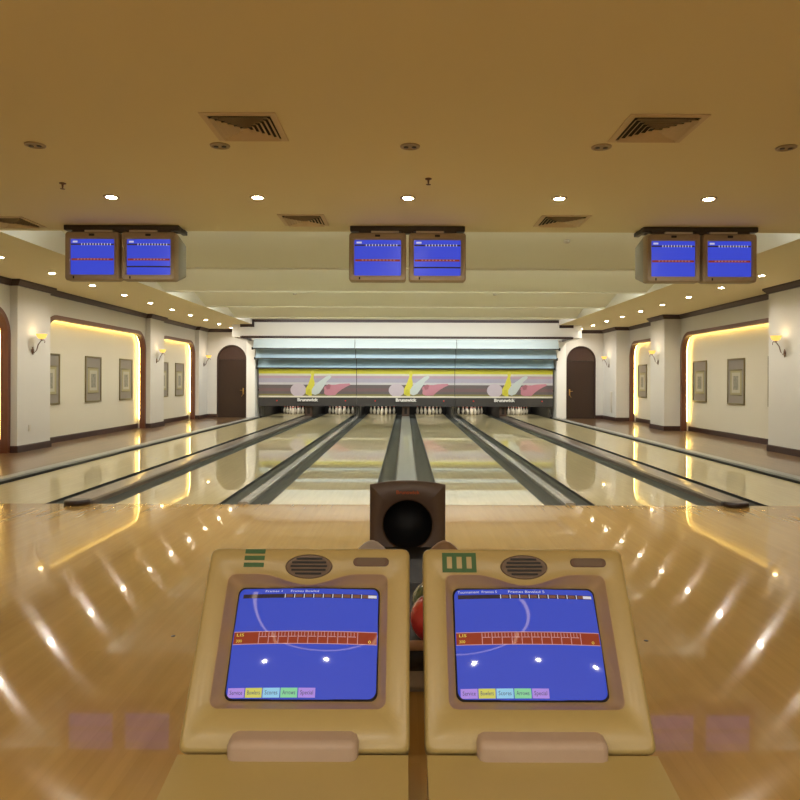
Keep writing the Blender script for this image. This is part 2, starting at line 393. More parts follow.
for side, (a, b) in DOORS.items():
    dn += 1; sg = -1 if side == 'left' else 1
    r = (b-a)/2
    d = thing(f'door_{dn}', f'dark brown arched wooden door at the far end of the {side} aisle', 'door', ((a+b)/2, FW+.05, 0)); d['kind'] = 'structure'
    c = (a+b)/2
    lf = MB(); lf.box(-r+.03, r-.03, 0, .05, .005, 2.03, 'door'); lf.build('door_leaf', d)
    tr = MB(); pts = [(-r+.03+.0, 2.05)]+[(-(r-.03)*math.cos(t*PI/14), 2.05+(r-.03)*math.sin(t*PI/14)*(DT-.03-2.05)/(r-.03)) for t in range(1, 14)]+[(r-.03, 2.05)]
    tr.prism(pts, 'y', .005, .05, 'dwood'); tr.build('transom', d)
    fm = MB(); o_ = arch_path(-r, r, DT, r-.001, 12); i_ = arch_path(-r+.03, r-.03, DT-.03, r-.031, 12)
    fm.loft([[(o[0], -.06, o[1]), (o[0], .06, o[1]), (q[0], .06, q[1]), (q[0], -.06, q[1])] for o, q in zip(o_, i_)], 'dwood', smooth=False); fm.build('door_frame', d)
    hd = MB(); hx = -sg*(r-.12)
    hd.box(hx-.022, hx+.022, -.012, 0, .82, 1.04, 'brass', .004); hd.tube([(hx, -.01, .97), (hx, -.05, .97), (hx+sg*.10, -.055, .965)], .009, 'brass', 8)
    hd.tube([(hx, -.02, .83), (hx+sg*.05, -.045, .75)], .008, 'brass', 8)
    h = hd.build('handle', d); h['label'] = 'brass lever handle'
# back wall
bw = MB(); bw.box(-7.9, 7.9, YB-.1, YB, 0, H+.02, 'wall')
struct(bw, 'wall_back', 'cream wall behind the seating area', 'wall')
# baseboards and crown mouldings
def plan(P, W, sg, far):
    pts = [(W, YB)]
    for i, (a, b) in enumerate(P):
        pts += [(W, a), (sg*PX, a)]
        if i < 3: pts += [(sg*PX, b), (W, b)]
    pts += [(sg*PX, FW), (far, FW)]
    return pts
BP = [(0, 0), (.02, 0), (.02, .11), (.012, .125), (0, .125)]
CP = [(0, 3.015), (.03, 3.015), (.035, 3.04), (.07, 3.08), (.085, 3.095), (.085, 3.13), (0, 3.13)]
for sg, P, W, B, side, far in ((-1, LP, LW, LB, 'left', -5.35), (1, RP, RW, RB, 'right', 5.35)):
    mb = MB(); sweep(mb, plan(P, W, sg, far), CP, 'dwood', side=1 if sg > 0 else -1)
    fn += 1; struct(mb, f'trim_{fn}', f'dark brown crown moulding along the {side} wall', 'moulding')
    mb = MB(); sd = 1 if sg > 0 else -1
    dl, dr = DOORS[side]
    sweep(mb, [(W, YB), (W, P[0][0]), (sg*PX, P[0][0]), (sg*PX, P[0][1]), (W, P[0][1])], BP, 'dwood', sd)
    for i in (1, 2):
        a, b = P[i]; sweep(mb, [(W, a), (sg*PX, a), (sg*PX, b), (W, b)], BP, 'dwood', sd)
    sweep(mb, [(W, P[3][0]), (sg*PX, P[3][0]), (sg*PX, FW), (dl if sg < 0 else dr, FW)], BP, 'dwood', sd)
    for i in range(3):
        sweep(mb, [(B, P[i][1]), (B, P[i+1][0])], BP, 'dwood', sd)
    struct(mb, f'baseboard_{side}', f'dark brown baseboard along the {side} wall', 'baseboard')

# ------------------------------------------------------------------ ceiling with the stepped recess
RXh = 4.95; HY = 22.3
cb = MB()
cb.box(-7.9, 7.9, YB, LIPS[0], H, H+.1, 'ceiling')
cb.box(-7.9, -RXh, LIPS[0], 24.6, H, H+.1, 'ceiling'); cb.box(RXh, 7.9, LIPS[0], 24.6, H, H+.1, 'ceiling')
cb.box(-7.9, -5.2, 24.6, 28.2, H, H+.1, 'ceiling')
HS = .45
for k in range(4):
    a, b = LIPS[k], LIPS[k+1]
    n = 14; pr = [(a+.02+(b-a-.04)*i/n, H+.03+HS*math.cos(PI/2*i/n)) for i in range(n+1)]
    for (y0, z0), (y1, z1) in zip(pr, pr[1:]):
        f = [cb.bm.verts.new(p) for p in ((-RXh, y0, z0), (RXh, y0, z0), (RXh, y1, z1), (-RXh, y1, z1))]; cb._f(f, 'recess', True)
    # lip nose and the riser behind it
    cb.box(-RXh, RXh, b-.02, b+.02, H, H+HS+.03, 'recess')
cb.box(-RXh, RXh, LIPS[4]+.02, 24.6, 3.29, 3.35, 'recess')
for sg in (-1, 1):
    cb.box(*sorted((sg*RXh, sg*(RXh+.03))), LIPS[0], 24.6, H+.1, H+HS+.1, 'white')
    cb.quad((sg*(RXh-.002), LIPS[0], H), (sg*(RXh-.002), 24.6, H), (sg*(RXh-.002), 24.6, H+HS+.1), (sg*(RXh-.002), LIPS[0], H+HS+.1), 'white')
cb.box(-5.6, 5.6, 24.55, 24.65, 2.7, 3.6, 'recess')
bmesh.ops.remove_doubles(cb.bm, verts=cb.bm.verts[:], dist=1e-5)
struct(cb, 'ceiling', 'warm tan ceiling with a stepped pale recess over the lanes', 'ceiling')

# header over the lanes
hb = MB()
hb.box(-5.28, 5.37, HY, HY+.12, 2.74, 3.03, 'white'); hb.box(-RXh, RXh+.08, HY, HY+.12, 3.03, 3.29, 'white')
struct(hb, 'wall_header', 'long white fascia hanging over the lanes', 'wall')
hm = MB()
PR = [(0, 0), (.02, 0), (.06, .06), (.06, .085), (0, .085)]
sweep(hm, [(-5.37, 23.6), (-5.28, HY-.001)][1:]+[(5.37, HY-.001)], [(0, 2.68), (.035, 2.68), (.045, 2.70), (.045, 2.75), (0, 2.76)], 'dwood', -1)
hm.box(-RXh, RXh+.08, HY-.06, HY, 3.20, 3.285, 'dwood')
for x0, x1 in ((-5.33, -RXh+.03), (RXh+.05, 5.42)): hm.box(x0, x1, HY-.06, HY, 3.04, 3.13, 'dwood')
for x in (-RXh-.0, RXh+.02): hm.box(x, x+.07, HY-.06, HY, 3.04, 3.28, 'dwood')
hm.box(-5.33, -5.28, HY-.03, 23.7, 2.68, 2.75, 'dwood'); hm.box(5.37, 5.42, HY-.03, 23.7, 2.68, 2.75, 'dwood')
fn += 1; struct(hm, f'trim_{fn}', 'dark brown moulding round the white fascia', 'moulding')
hs = MB(); hs.box(-5.6, -5.28, HY+.0, 24.4, 2.72, 3.13, 'white'); hs.box(5.37, 5.7, HY+.0, 24.4, 2.72, 3.13, 'white')
hs.box(-5.28, 5.37, 23.95, 24.4, 2.76, 3.28, 'white')
struct(hs, 'wall_header', 'white soffit box behind the long fascia', 'wall')

# ------------------------------------------------------------------ lanes
LANEN = ['leftmost lane', 'second lane from the left', 'lane just left of centre', 'lane just right of centre', 'second lane from the right', 'rightmost lane']
CX0 = .02
HALF = {0: .38, 1.75: .275, 3.5: .38, 5.25: .14}
def half(x): return HALF[round(abs(x), 2)]
for i in range(6):
    xl, xr = -5.25+1.75*i, -3.5+1.75*i
    a, b = xl+half(xl), xr-half(xr)
    c = (a+b)/2
    t = thing('bowling_lane', f'glossy pale maple bowling lane, the {LANEN[i]}', 'bowling lane', (c+CX0, FOUL, 0), 'bowling lanes')
    mb = MB(); mb.box(a-c, b-c, .001, LEND-FOUL, -.045, 0, 'lane')
    for k in range(7):   # aiming arrows
        ax = (k-3)*.14; ay = 4.55-abs(k-3)*.16
        mb._f([mb.bm.verts.new(p) for p in ((ax-.016, ay, .0006), (ax+.016, ay, .0006), (ax, ay+.10, .0006))], 'g_taupe')
    mb.build('lane_surface', t)
    for s in (-1, 1):
        e = (b if s > 0 else a)-c; hh = half(xr if s > 0 else xl); xc = (xr if s > 0 else xl)
        capw = {.38: .14, .275: .056, .14: .10}[hh]; gw = hh-capw
        g = MB(); pts = []
        n = 8
        for k in range(n+1):
            u = -1+2*k/n; pts.append((e+s*(gw/2+u*gw/2), -.012-(.055)*(1-u*u)**.5 if gw > .12 else -.012-.03*(1-u*u)**.5))
        for (x0, z0), (x1, z1) in zip(pts, pts[1:]):
            g._f([g.bm.verts.new(p) for p in ((x0, .001, z0), (x1, .001, z1), (x1, LEND-FOUL, z1), (x0, LEND-FOUL, z0))], 'gutter', True)
        g.prism([(pts[0][0], -.001), (pts[0][0]+s*.012, -.001), (pts[0][0]+s*.012, -.05), (pts[0][0], -.05)], 'y', .001, LEND-FOUL, 'gutedge')
        poly = pts+[(pts[-1][0], -.11), (pts[0][0], -.11)]
        g.prism(poly, 'y', LEND-FOUL-.01, LEND-FOUL, 'gutedge')
        bmesh.ops.remove_doubles(g.bm, verts=g.bm.verts[:], dist=1e-5)
        g.build('gutter', t)
# capping strips between the lanes
CAPL = {-5.25: 'grey edge strip between the leftmost lane and the left aisle', -3.5: 'wide brownish capping over the ball track between the two leftmost lanes', -1.75: 'narrow light grey capping left of the middle lane pair',
        0: 'wide grey ball track cover running up to the brown ball return hood', 1.75: 'narrow light grey capping right of the middle lane pair', 3.5: 'wide brownish capping over the ball track between the two rightmost lanes', 5.25: 'grey edge strip between the rightmost lane and the right aisle'}
for x, lb in CAPL.items():
    hh = half(x); y0, y1 = FOUL, 24.7
    if hh == .38:
        w_, zt = .14, .055
        t = thing('lane_capping', lb, 'lane divider', (x+CX0, y0, 0), 'cappings between the lanes')
        mb = MB(); m_ = 'track' if x == 0 else 'capb'
        mb.loft([[(-w_, y, -.11), (-w_, y, zt-.022), (-w_+.02, y, zt-.004), (-.05, y, zt), (.05, y, zt), (w_-.02, y, zt-.004), (w_, y, zt-.022), (w_, y, -.11)] for y in (-.0, y1-y0)], m_, smooth=False)
        mb.build('cover', t)
        if x:
            e = MB(); n = 12
            top = [(.139*math.cos(PI*k/n), -.16*math.sin(PI*k/n)**.7) for k in range(n+1)]
            rr = [[(px*f, py*f+.06*(1-f), z) for px, py in top] for f, z in ((1, .0), (1, .038), (.95, .05), (.85, .056))]
            e.loft(rr, 'endcap'); q = e.build('end_cap', t); q['label'] = 'dark red-brown rounded end cap'
    elif hh == .275:
        t = MB(); w_ = .055
        t.loft([[(-w_, y, -.11), (-w_, y, .018), (-w_+.015, y, .028), (w_-.015, y, .028), (w_, y, .018), (w_, y, -.11)] for y in (0, y1-y0)], 'cap', smooth=False)
        o = t.build('lane_capping', None, None); o.location = (x+CX0, y0, 0); tag(o, lb, 'lane divider', 'cappings between the lanes')
    else:
        t = MB(); s = 1 if x > 0 else -1
        t.loft([[(-.09, y, -.11), (-.09, y, .03), (-.078, y, .05), (.078, y, .05), (.09, y, .03), (.09, y, -.11)] for y in (0, y1-y0-.35)], 'edgecap', smooth=False)
        t.box(*sorted((-s*.089, -s*.0995)), 0, y1-y0-.35, -.1, .026, 'gutedge')
        o = t.build('lane_capping', None, None); o.location = (x+CX0, y0, 0); tag(o, lb, 'lane divider', 'cappings between the lanes')

# ------------------------------------------------------------------ pin decks, kickbacks
for i, x in enumerate((-5.25, -3.5, -1.75, 0, 1.75, 3.5, 5.25)):
    wide = abs(x) in (0, 3.5)
    hw = .125 if wide else .05
    if abs(x) == 5.25: cx = x+.0*math.copysign(1, x); hw = .05
    else: cx = x
    t = thing('kickback_panel', ['kickback post at the far left edge of the pin decks', 'brownish kickback post behind the left ball track', 'grey kickback post between the second and third pin decks', 'reddish brown kickback post behind the middle ball track',
              'grey kickback post between the fourth and fifth pin decks', 'brownish kickback post behind the right ball track', 'kickback post at the far right edge of the pin decks'][i], 'kickback', (cx+CX0, 24.85, 0), 'kickbacks between the pin decks')
    mb = MB(); mb.box(-hw, hw, .06, 3.9, -.1, .75, 'dark'); mb.build('panel', t)
    mb = MB(); mb.box(-hw-.005, hw+.005, 0, .055, .03, .42, 'postb' if wide else 'post', .006); mb.box(-hw*.4, hw*.4, -.01, 0, .12, .34, 'endcap' if wide else 'dark', .003); mb.build('post', t)
    if not wide:
        mb = MB()
        for s in (-1, 1): mb.box(s*(hw+.05)-.012, s*(hw+.05)+.012, .05, .09, .01, .42, 'post')
        mb.build('side_bracket', t)
pit = MB(); pit.box(-5.28, 5.32, 28.9, 29.0, -.1, 2.6, 'black'); struct(pit, 'wall_pit', 'black backing added behind the pins to darken the pit', 'wall')  # back of a black box added so the pit stays dark
pit = MB(); pit.box(-5.28, 5.32, 24.75, 28.9, .95, 1.0, 'black'); struct(pit, 'ceiling_pit', 'black lid added over the pin decks to darken the pit', 'ceiling')  # unseen lid of the added black box, keeps light off the pit

def pin_mesh():
    pr = [(.0258, 0), (.036, .02), (.0475, .06), (.057, .095), (.0605, .114), (.057, .148), (.046, .184), (.031, .22), (.0235, .25), (.0235, .262), (.025, .29), (.031, .325), (.0323, .342), (.029, .362), (.018, .377), (.004, .381)]
    mb = MB(); mb.lathe(pr, (0, 0, 0), 'pin', 14, mf=lambda k: 'pinred' if k in (9,) else 'pin'); return mb
pin0 = None
PN = ['head pin at the front', 'left pin of the second row', 'right pin of the second row', 'left pin of the third row', 'middle pin of the third row', 'right pin of the third row',
      'far left pin of the back row', 'left inner pin of the back row', 'right inner pin of the back row', 'far right pin of the back row']
HP = 26.78
for i in range(6):
    xl, xr = -5.25+1.75*i, -3.5+1.75*i
    c = (xl+half(xl)+xr-half(xr))/2+CX0
    if i == 0: c = -5.25+.875-.0+CX0
    if i == 5: c = 5.25-.875+CX0
    k = 0
    for r in range(4):
        for q in range(r+1):
            loc = (c+(q-r/2)*.3048, HP+r*.264, .0005)
            lb = f'{PN[k]}, {LANEN[i]}'.replace('pin', 'white bowling pin')
            if pin0 is None: pin0 = pin_mesh().build('bowling_pin', None, (0, 0, 0)); o = pin0
            else: o = pin0.copy(); COL.objects.link(o)
            o.location = loc; tag(o, lb, 'bowling pin', 'bowling pins'); k += 1
    area('pin_light', (c, 26.1, .88), .9, 16.0, (1, .92, .76), (math.radians(28), 0, 0), .05)

# ------------------------------------------------------------------ masking units
MY = 24.58; BZ = [(23.65, 2.41, 2.74), (24.03, 2.08, 2.44), (24.42, 1.757, 2.10)]
UN = ['left', 'middle', 'right']
for u in range(3):
    c = -3.5+3.5*u+CX0
    t = thing('masking_unit', f'{UN[u]} masking unit with blue louvres over a striped pin graphic', 'masking unit', (c, MY, 0), 'masking units over the pin decks')
    hw = 1.745
    for k, (yb, zb, zt) in enumerate(BZ):
        mb = MB(); n = 8; y_ = yb-MY
        front = [(y_+.12*math.sin(PI/2*i/n)**1.5*(1 if 1 else 0), zb+(zt-zb)*i/n) for i in range(n+1)]
        poly = front+[(p[0]+.03, p[1]) for p in front[::-1]]
        mb.prism(poly, 'x', -hw, hw, f'lb{k+1}')
        mb.box(-hw, hw, y_-.012, y_+.03, zb-.012, zb+.022, 'dark')  # dark strip stands for the shadow gap under the board
        b = mb.build('louver_board', t); b['label'] = ['pale blue-white top board', 'mid blue board', 'deeper blue bottom board'][k]
    for k, (yb, zb, zt) in enumerate(BZ):
        for s in ((-1,) if u == 0 else (1,) if u == 2 else ()):
            br = MB(); br.box(*sorted((s*hw, s*(hw+.045))), yb-MY-.02, yb-MY+.1, zb-.04, zb+.05, 'black'); br.build('bracket', t)
    if u < 2:
        for k, (yb, zb, zt) in enumerate(BZ):
            sm = MB()
            y_ = yb-MY; n = 6
            fr2 = [(y_-.004+.12*math.sin(PI/2*i/n)**1.5, zb+(zt-zb)*i/n) for i in range(n+1)]
            sm.prism(fr2+[(p[0]+.02, p[1]) for p in fr2[::-1]], 'x', hw-.012, hw+.004, 'dark'); sm.build('seam_strip', t)
        sm = MB(); sm.box(hw-.012, hw+.004, -.006, .02, .78, 1.74, 'dark'); sm.build('seam_strip', t)
    # graphic panel
    g = MB(); X0, X1 = -hw+.0, hw
    stripes = [(1.756, 1.735, 'dark'), (1.735, 1.56, 'g_yellow'), (1.56, 1.49, 'g_paleg'), (1.49, 1.40, 'g_mauve'), (1.40, 1.25, 'g_lav'), (1.25, 1.17, 'g_pale'), (1.17, 1.05, 'g_taupe'), (1.05, .93, 'g_maroon'), (.93, .84, 'g_taupe'), (.84, .775, 'g_olive')]
    for z1, z0, m_ in stripes: g.box(X0, X1, 0, .03, z0, z1, m_)
    e = -.003
    def fig(pts, m_, lvl): g.prism([(px, pz) for px, pz in pts], 'y', e*lvl, .0, m_)
    ox = .13
    # pale ball, yellow pin, tilted pale pin, pink pins flying
    fig([(ox-.46+.28*math.cos(2*PI*k/24), .98+.235*math.sin(2*PI*k/24)) for k in range(24)], 'g_ball', 1)
    fig([(ox+x_, z_) for x_, z_ in ((-.08, .775), (-.2, .85), (-.2, 1.02), (-.12, 1.16), (-.06, 1.32), (.0, 1.48), (-.02, 1.6), (.03, 1.69), (.09, 1.66), (.11, 1.55), (.08, 1.42), (.12, 1.25), (.1, 1.05), (.04, .9), (.02, .775))], 'g_yel2', 2)
    fig([(ox+x_, z_) for x_, z_ in ((.02, .85), (.02, 1.0), (.12, 1.15), (.26, 1.27), (.42, 1.38), (.52, 1.46), (.66, 1.50), (.72, 1.46), (.66, 1.38), (.56, 1.30), (.48, 1.16), (.38, 1.0), (.28, .86), (.14, .80))], 'g_pinpale', 3)
    fig([(ox+x_, z_) for x_, z_ in ((.44, .9), (.46, 1.1), (.62, 1.19), (.8, 1.16), (1.0, 1.2), (1.2, 1.21), (1.36, 1.22), (1.4, 1.17), (1.25, 1.10), (1.08, 1.0), (.95, .9), (.85, .80), (.6, .79), (.5, .82))], 'g_pink', 2)
    fig([(ox+x_, z_) for x_, z_ in ((.5, 1.12), (.62, 1.19), (.7, 1.15), (.66, 1.02), (.56, 1.0))], 'g_deeppink', 4)
    fig([(ox+x_, z_) for x_, z_ in ((.30, .86), (.42, 1.02), (.47, 1.0), (.46, .88), (.40, .82))], 'g_taupe', 4)
    fig([(ox+x_, z_) for x_, z_ in ((-.16, .84), (-.10, .80), (.0, .86), (-.04, 1.02), (-.13, 1.0))], 'g_yellow', 4)
    gp = g.build('graphic_panel', t); gp['label'] = 'striped panel with yellow, pale and pink bowling pins'
    s_ = MB(); s_.box(-hw, hw, -.03, .03, .715, .772, 'g_cream', .004); s_.build('sill', t)
    b_ = MB(); b_.box(-hw, hw, -.01, .12, .41, .713, 'charcoal'); b_.box(-hw, hw, -.02, -.01, .405, .43, 'dark')
    b_.build('lower_band', t)
    for s in (-1, 1):
        l_ = MB(); l_.lathe([(.022, 0), (.022, .01), (.001, .014)], (s*1.22+ox, -.012, .60), 'redlamp', 10, Matrix.Rotation(PI/2, 4, 'X')); l_.build('indicator_light', t)
    p_ = MB(); p_.box(-.40, .40, -.03, -.012, .545, .70, 'charcoal', .006); pl = p_.build('name_plate', t); pl['label'] = 'dark name plate with white lettering'
    x_ = MB(); T = Matrix.Translation((0, -.032, .63)) @ Matrix.Rotation(PI/2, 4, 'X'); text_mesh(x_, 'Brunswick', .155, 'signw', T, .001, width=.74, bold=.007); x_.build('lettering', pl)
    if u < 3:
        pass

# ------------------------------------------------------------------ ball return
br0 = thing('ball_return', 'brown ball return with round dark mouth and ball rack behind the consoles', 'ball return', (.02, 4.9, 0))
def hoodtop(x, hw=.27): return .595+.03*(1-(x/hw)**2)
hm_ = MB(); n = 40; hw = .27; zc = .302; rr = .175
def rect_pt(a, f=1.0, dz=0):
    c_, s_ = math.cos(a), math.sin(a)
    best = 9
    for lim, comp in ((hw, abs(c_)),):
        if comp > 1e-6: best = min(best, lim/comp)
    if s_ < 0: best = min(best, zc/-s_)
    if s_ > 0:
        for _ in range(1):
            t_ = (.61-zc)/s_
            for _i in range(6): t_ = (hoodtop(max(-hw, min(hw, c_*t_)))-zc)/s_
            best = min(best, t_)
    return Vector((c_*best*f, 0, zc+s_*best*f))
N_ = 96; angs = sorted([2*PI*k/N_ for k in range(N_)]+[math.atan2(hoodtop(hw)-zc, hw)+d for d in (0, -.02, .02)]+[PI-math.atan2(hoodtop(hw)-zc, hw)+d for d in (0, .02, -.02)]+[2*PI-math.atan2(zc, hw), PI+math.atan2(zc, hw)])
R0 = [rect_pt(a) for a in angs]
ring = lambda y, r, f: [Vector((r*math.cos(a), y, zc+r*math.sin(a))) for a in angs]
def outer(y, sx, dz): return [Vector((p.x*sx, y, p.z-dz*max(0, (p.z-.1)/.5))) for p in R0]
hm_.loft([outer(.55, .92, .14), outer(.28, .97, .06), outer(.03, 1.0, .012), outer(.008, .995, .004), outer(0, .98, .010), ring(0, rr+.012, 1), ring(.006, rr+.002, 1), ring(.02, rr, 1), ring(.5, rr, 1)], 'hood', caps=(True, False))
hm_.build('hood', br0)
ht = MB(); ht.lathe([(rr-.001, 0), (rr-.001, .4), (.001, .401)], (0, .03, zc), 'black', 32, Matrix.Rotation(-PI/2, 4, 'X')); ht.bm.faces.ensure_lookup_table()
bmesh.ops.delete(ht.bm, geom=[f for f in ht.bm.faces if abs(f.calc_center_median().y-.03) < 1e-4], context='FACES')
ht.build('ball_tunnel', br0)
tx = MB(); T = Matrix.Translation((.0, -.002, .535)) @ Matrix.Rotation(PI/2, 4, 'X'); text_mesh(tx, 'Brunswick', .036, 'orange', T, .001, width=.165, bold=.0006); tx.build('lettering', br0)
# rack: base, tray, rim and guides
rb = MB(); rb.prism([(-1.95, 0), (-.05, 0), (-.05, .10), (-1.95, .10)], 'x', -.2, .2, 'base'); rb.box(-.17, .17, -1.99, -1.90, .02, .135, 'base', .02); rb.build('rack_base', br0)
rt = MB()
def oval(f, z, g_=0):
    return [Vector((math.copysign(abs(math.cos(a))**.6, math.cos(a))*.31*f, -1.60+math.copysign(abs(math.sin(a))**.6, math.sin(a))*.48*f, z)) for a in [2*PI*k/40 for k in range(40)]]
rt.loft([oval(.8, .10), oval(.98, .16), oval(1, .225), oval(.96, .225), oval(.9, .19), oval(.5, .18)], 'black'); rt.build('tray', br0)
rd = MB(); rd.box(-.235, .235, -1.06, -.0, .05, .150, 'black', .01); rd.build('ball_channel', br0)
ovf = oval
oval = lambda f, z: ovf(f, z)[20:]+ovf(f, z)[:1]
rm = MB(); rm.loft([oval(1.0, .225), oval(1.035, .235), oval(1.035, .258), oval(1.0, .268), oval(.955, .258), oval(.95, .228)], 'rim', closed=False, caps=(False, False)); rm.build('rim', br0)
for s, m_, lb in ((-1, 'towel', 'pale grey guide'), (1, 'brguide', 'brown guide')):
    gmb = MB(); c_ = s*.215
    def gr(y, f, z): return [Vector((c_+f*.105*math.cos(a), y+f*.05*math.sin(a), z)) for a in [2*PI*k/20 for k in range(20)]]
    y = -.80
    gmb.loft([gr(y, 1.0, .20), gr(y, 1.02, .29), gr(y, .90, .315), gr(y, .66, .343), gr(y, .36, .368), gr(y, .10, .380)], m_)
    q = gmb.build('guide', br0); q['label'] = lb
def ball(loc, m_, label):
    mb = MB(); t = bmesh.new(); bmesh.ops.create_uvsphere(t, u_segments=32, v_segments=20, radius=.108); mb.merge(t, m_, smooth=True)
    o = mb.build('bowling_ball', None); o.location = loc; tag(o, label, 'bowling ball', 'balls on the rack')
    h = MB()
    for dx, dy in ((-.012, .0), (.012, .0), (0, .03)): h.lathe([(.011, 0), (.011, .001), (.0001, .0012)], (dx, dy-.02, .1062-.0), 'black', 10)
    q = h.build('finger_holes', o)
ball((.13, 2.975, .305), 'ballred', 'shiny red bowling ball on the rack, seen between the two consoles')
ball((.14, 3.20, .30), 'ballgreen', 'dark green marbled bowling ball on the rack behind the red ball')

# ------------------------------------------------------------------ scoring consoles
ANG = math.radians(55)
PM = Matrix.Translation((0, 2.12, .816)) @ Matrix.Rotation(ANG, 4, 'X')
def ray_poly(poly, a):
    c_, s_ = math.cos(a), math.sin(a); best = None
    n = len(poly)
    for i in range(n):
        (x1, y1), (x2, y2) = poly[i], poly[(i+1) % n]
        dx, dy = x2-x1, y2-y1; den = c_*dy-s_*dx
        if abs(den) < 1e-12: continue
        t = (x1*dy-y1*dx)/den; u = (x1*s_-y1*c_)/den
        if t > 0 and -1e-6 <= u <= 1+1e-6: best = t if best is None else min(best, t)
    return Vector((c_*best, s_*best))
def rrect(x0, x1, y0, y1, r, n=6):
    p = []
    for cx, cy, a0 in ((x1-r, y1-r, 0), (x0+r, y1-r, PI/2), (x0+r, y0+r, PI), (x1-r, y0+r, 1.5*PI)):
        p += [(cx+r*math.cos(a0+PI/2*k/n), cy+r*math.sin(a0+PI/2*k/n)) for k in range(n+1)]
    return p
PV = .265   # plate point (0,-PV) is the centre for the ray sampling
SW, ST, SBt = .211, .111, .422     # screen half width, top, bottom (down the plate)
def plate_rings():
    A = [2*PI*k/240 for k in range(240)]
    V = lambda poly, w_: [Vector((p.x, p.y-PV, w_)) for p in (ray_poly(poly, a) for a in A)]
    hw, top, bot = .304, PV, -.56+PV
    out = lambda i: rrect(-hw+i, hw-i, bot+i, top-i, .02)
    # opening with the dip under the speaker
    op = rrect(-.24, .24, -.455+PV, -.082+PV, .022)
    op2 = []
    dense = []
    for i in range(len(op)):
        (x1, y1), (x2, y2) = op[i], op[(i+1) % len(op)]
        m_ = 24 if math.hypot(x2-x1, y2-y1) > .2 else 1
        for k in range(m_): dense.append((x1+(x2-x1)*k/m_, y1+(y2-y1)*k/m_))
    for x, y in dense:
        if y > 0 and abs(x) < .15: y -= .032*(.5+.5*math.cos(PI*x/.15))
        op2.append((x, y))
    sc = rrect(-SW-.006, SW+.006, -SBt-.006+PV, -ST+.006+PV, .02)
    shr = lambda P_, f: [(x*f, y*f) for x, y in P_]
    return [V(out(.012), -.11), V(out(0), -.09), V(out(0), -.012), V(out(.004), -.003), V(out(.012), 0), V(op2, 0), V(shr(op2, .99), -.003), V(shr(op2, .983), -.01), V(sc, -.052), V(shr(sc, .97), -.06)]
def scr(u, v, lift=0):
    """u,v in 0..1 (v down) on the bulging tube"""
    x = (u-.5)*2*SW; y = -(ST+(SBt-ST)*v)
    w_ = -.052+.016*(1-(2*u-1)**2)*(1) *(1-.3*(2*v-1)**2)+.010*(1-(2*v-1)**2)-.008+lift
    return Vector((x, y, w_))
def screen_quad(mb, u0, u1, v0, v1, m_, S, lift, nu=10, nv=2):
    g = [[mb.bm.verts.new(S(u0+(u1-u0)*i/nu, v0+(v1-v0)*j/nv, lift)) for i in range(nu+1)] for j in range(nv+1)]
    for j in range(nv):
        for i in range(nu): mb._f([g[j][i], g[j+1][i], g[j+1][i+1], g[j][i+1]], m_, True)
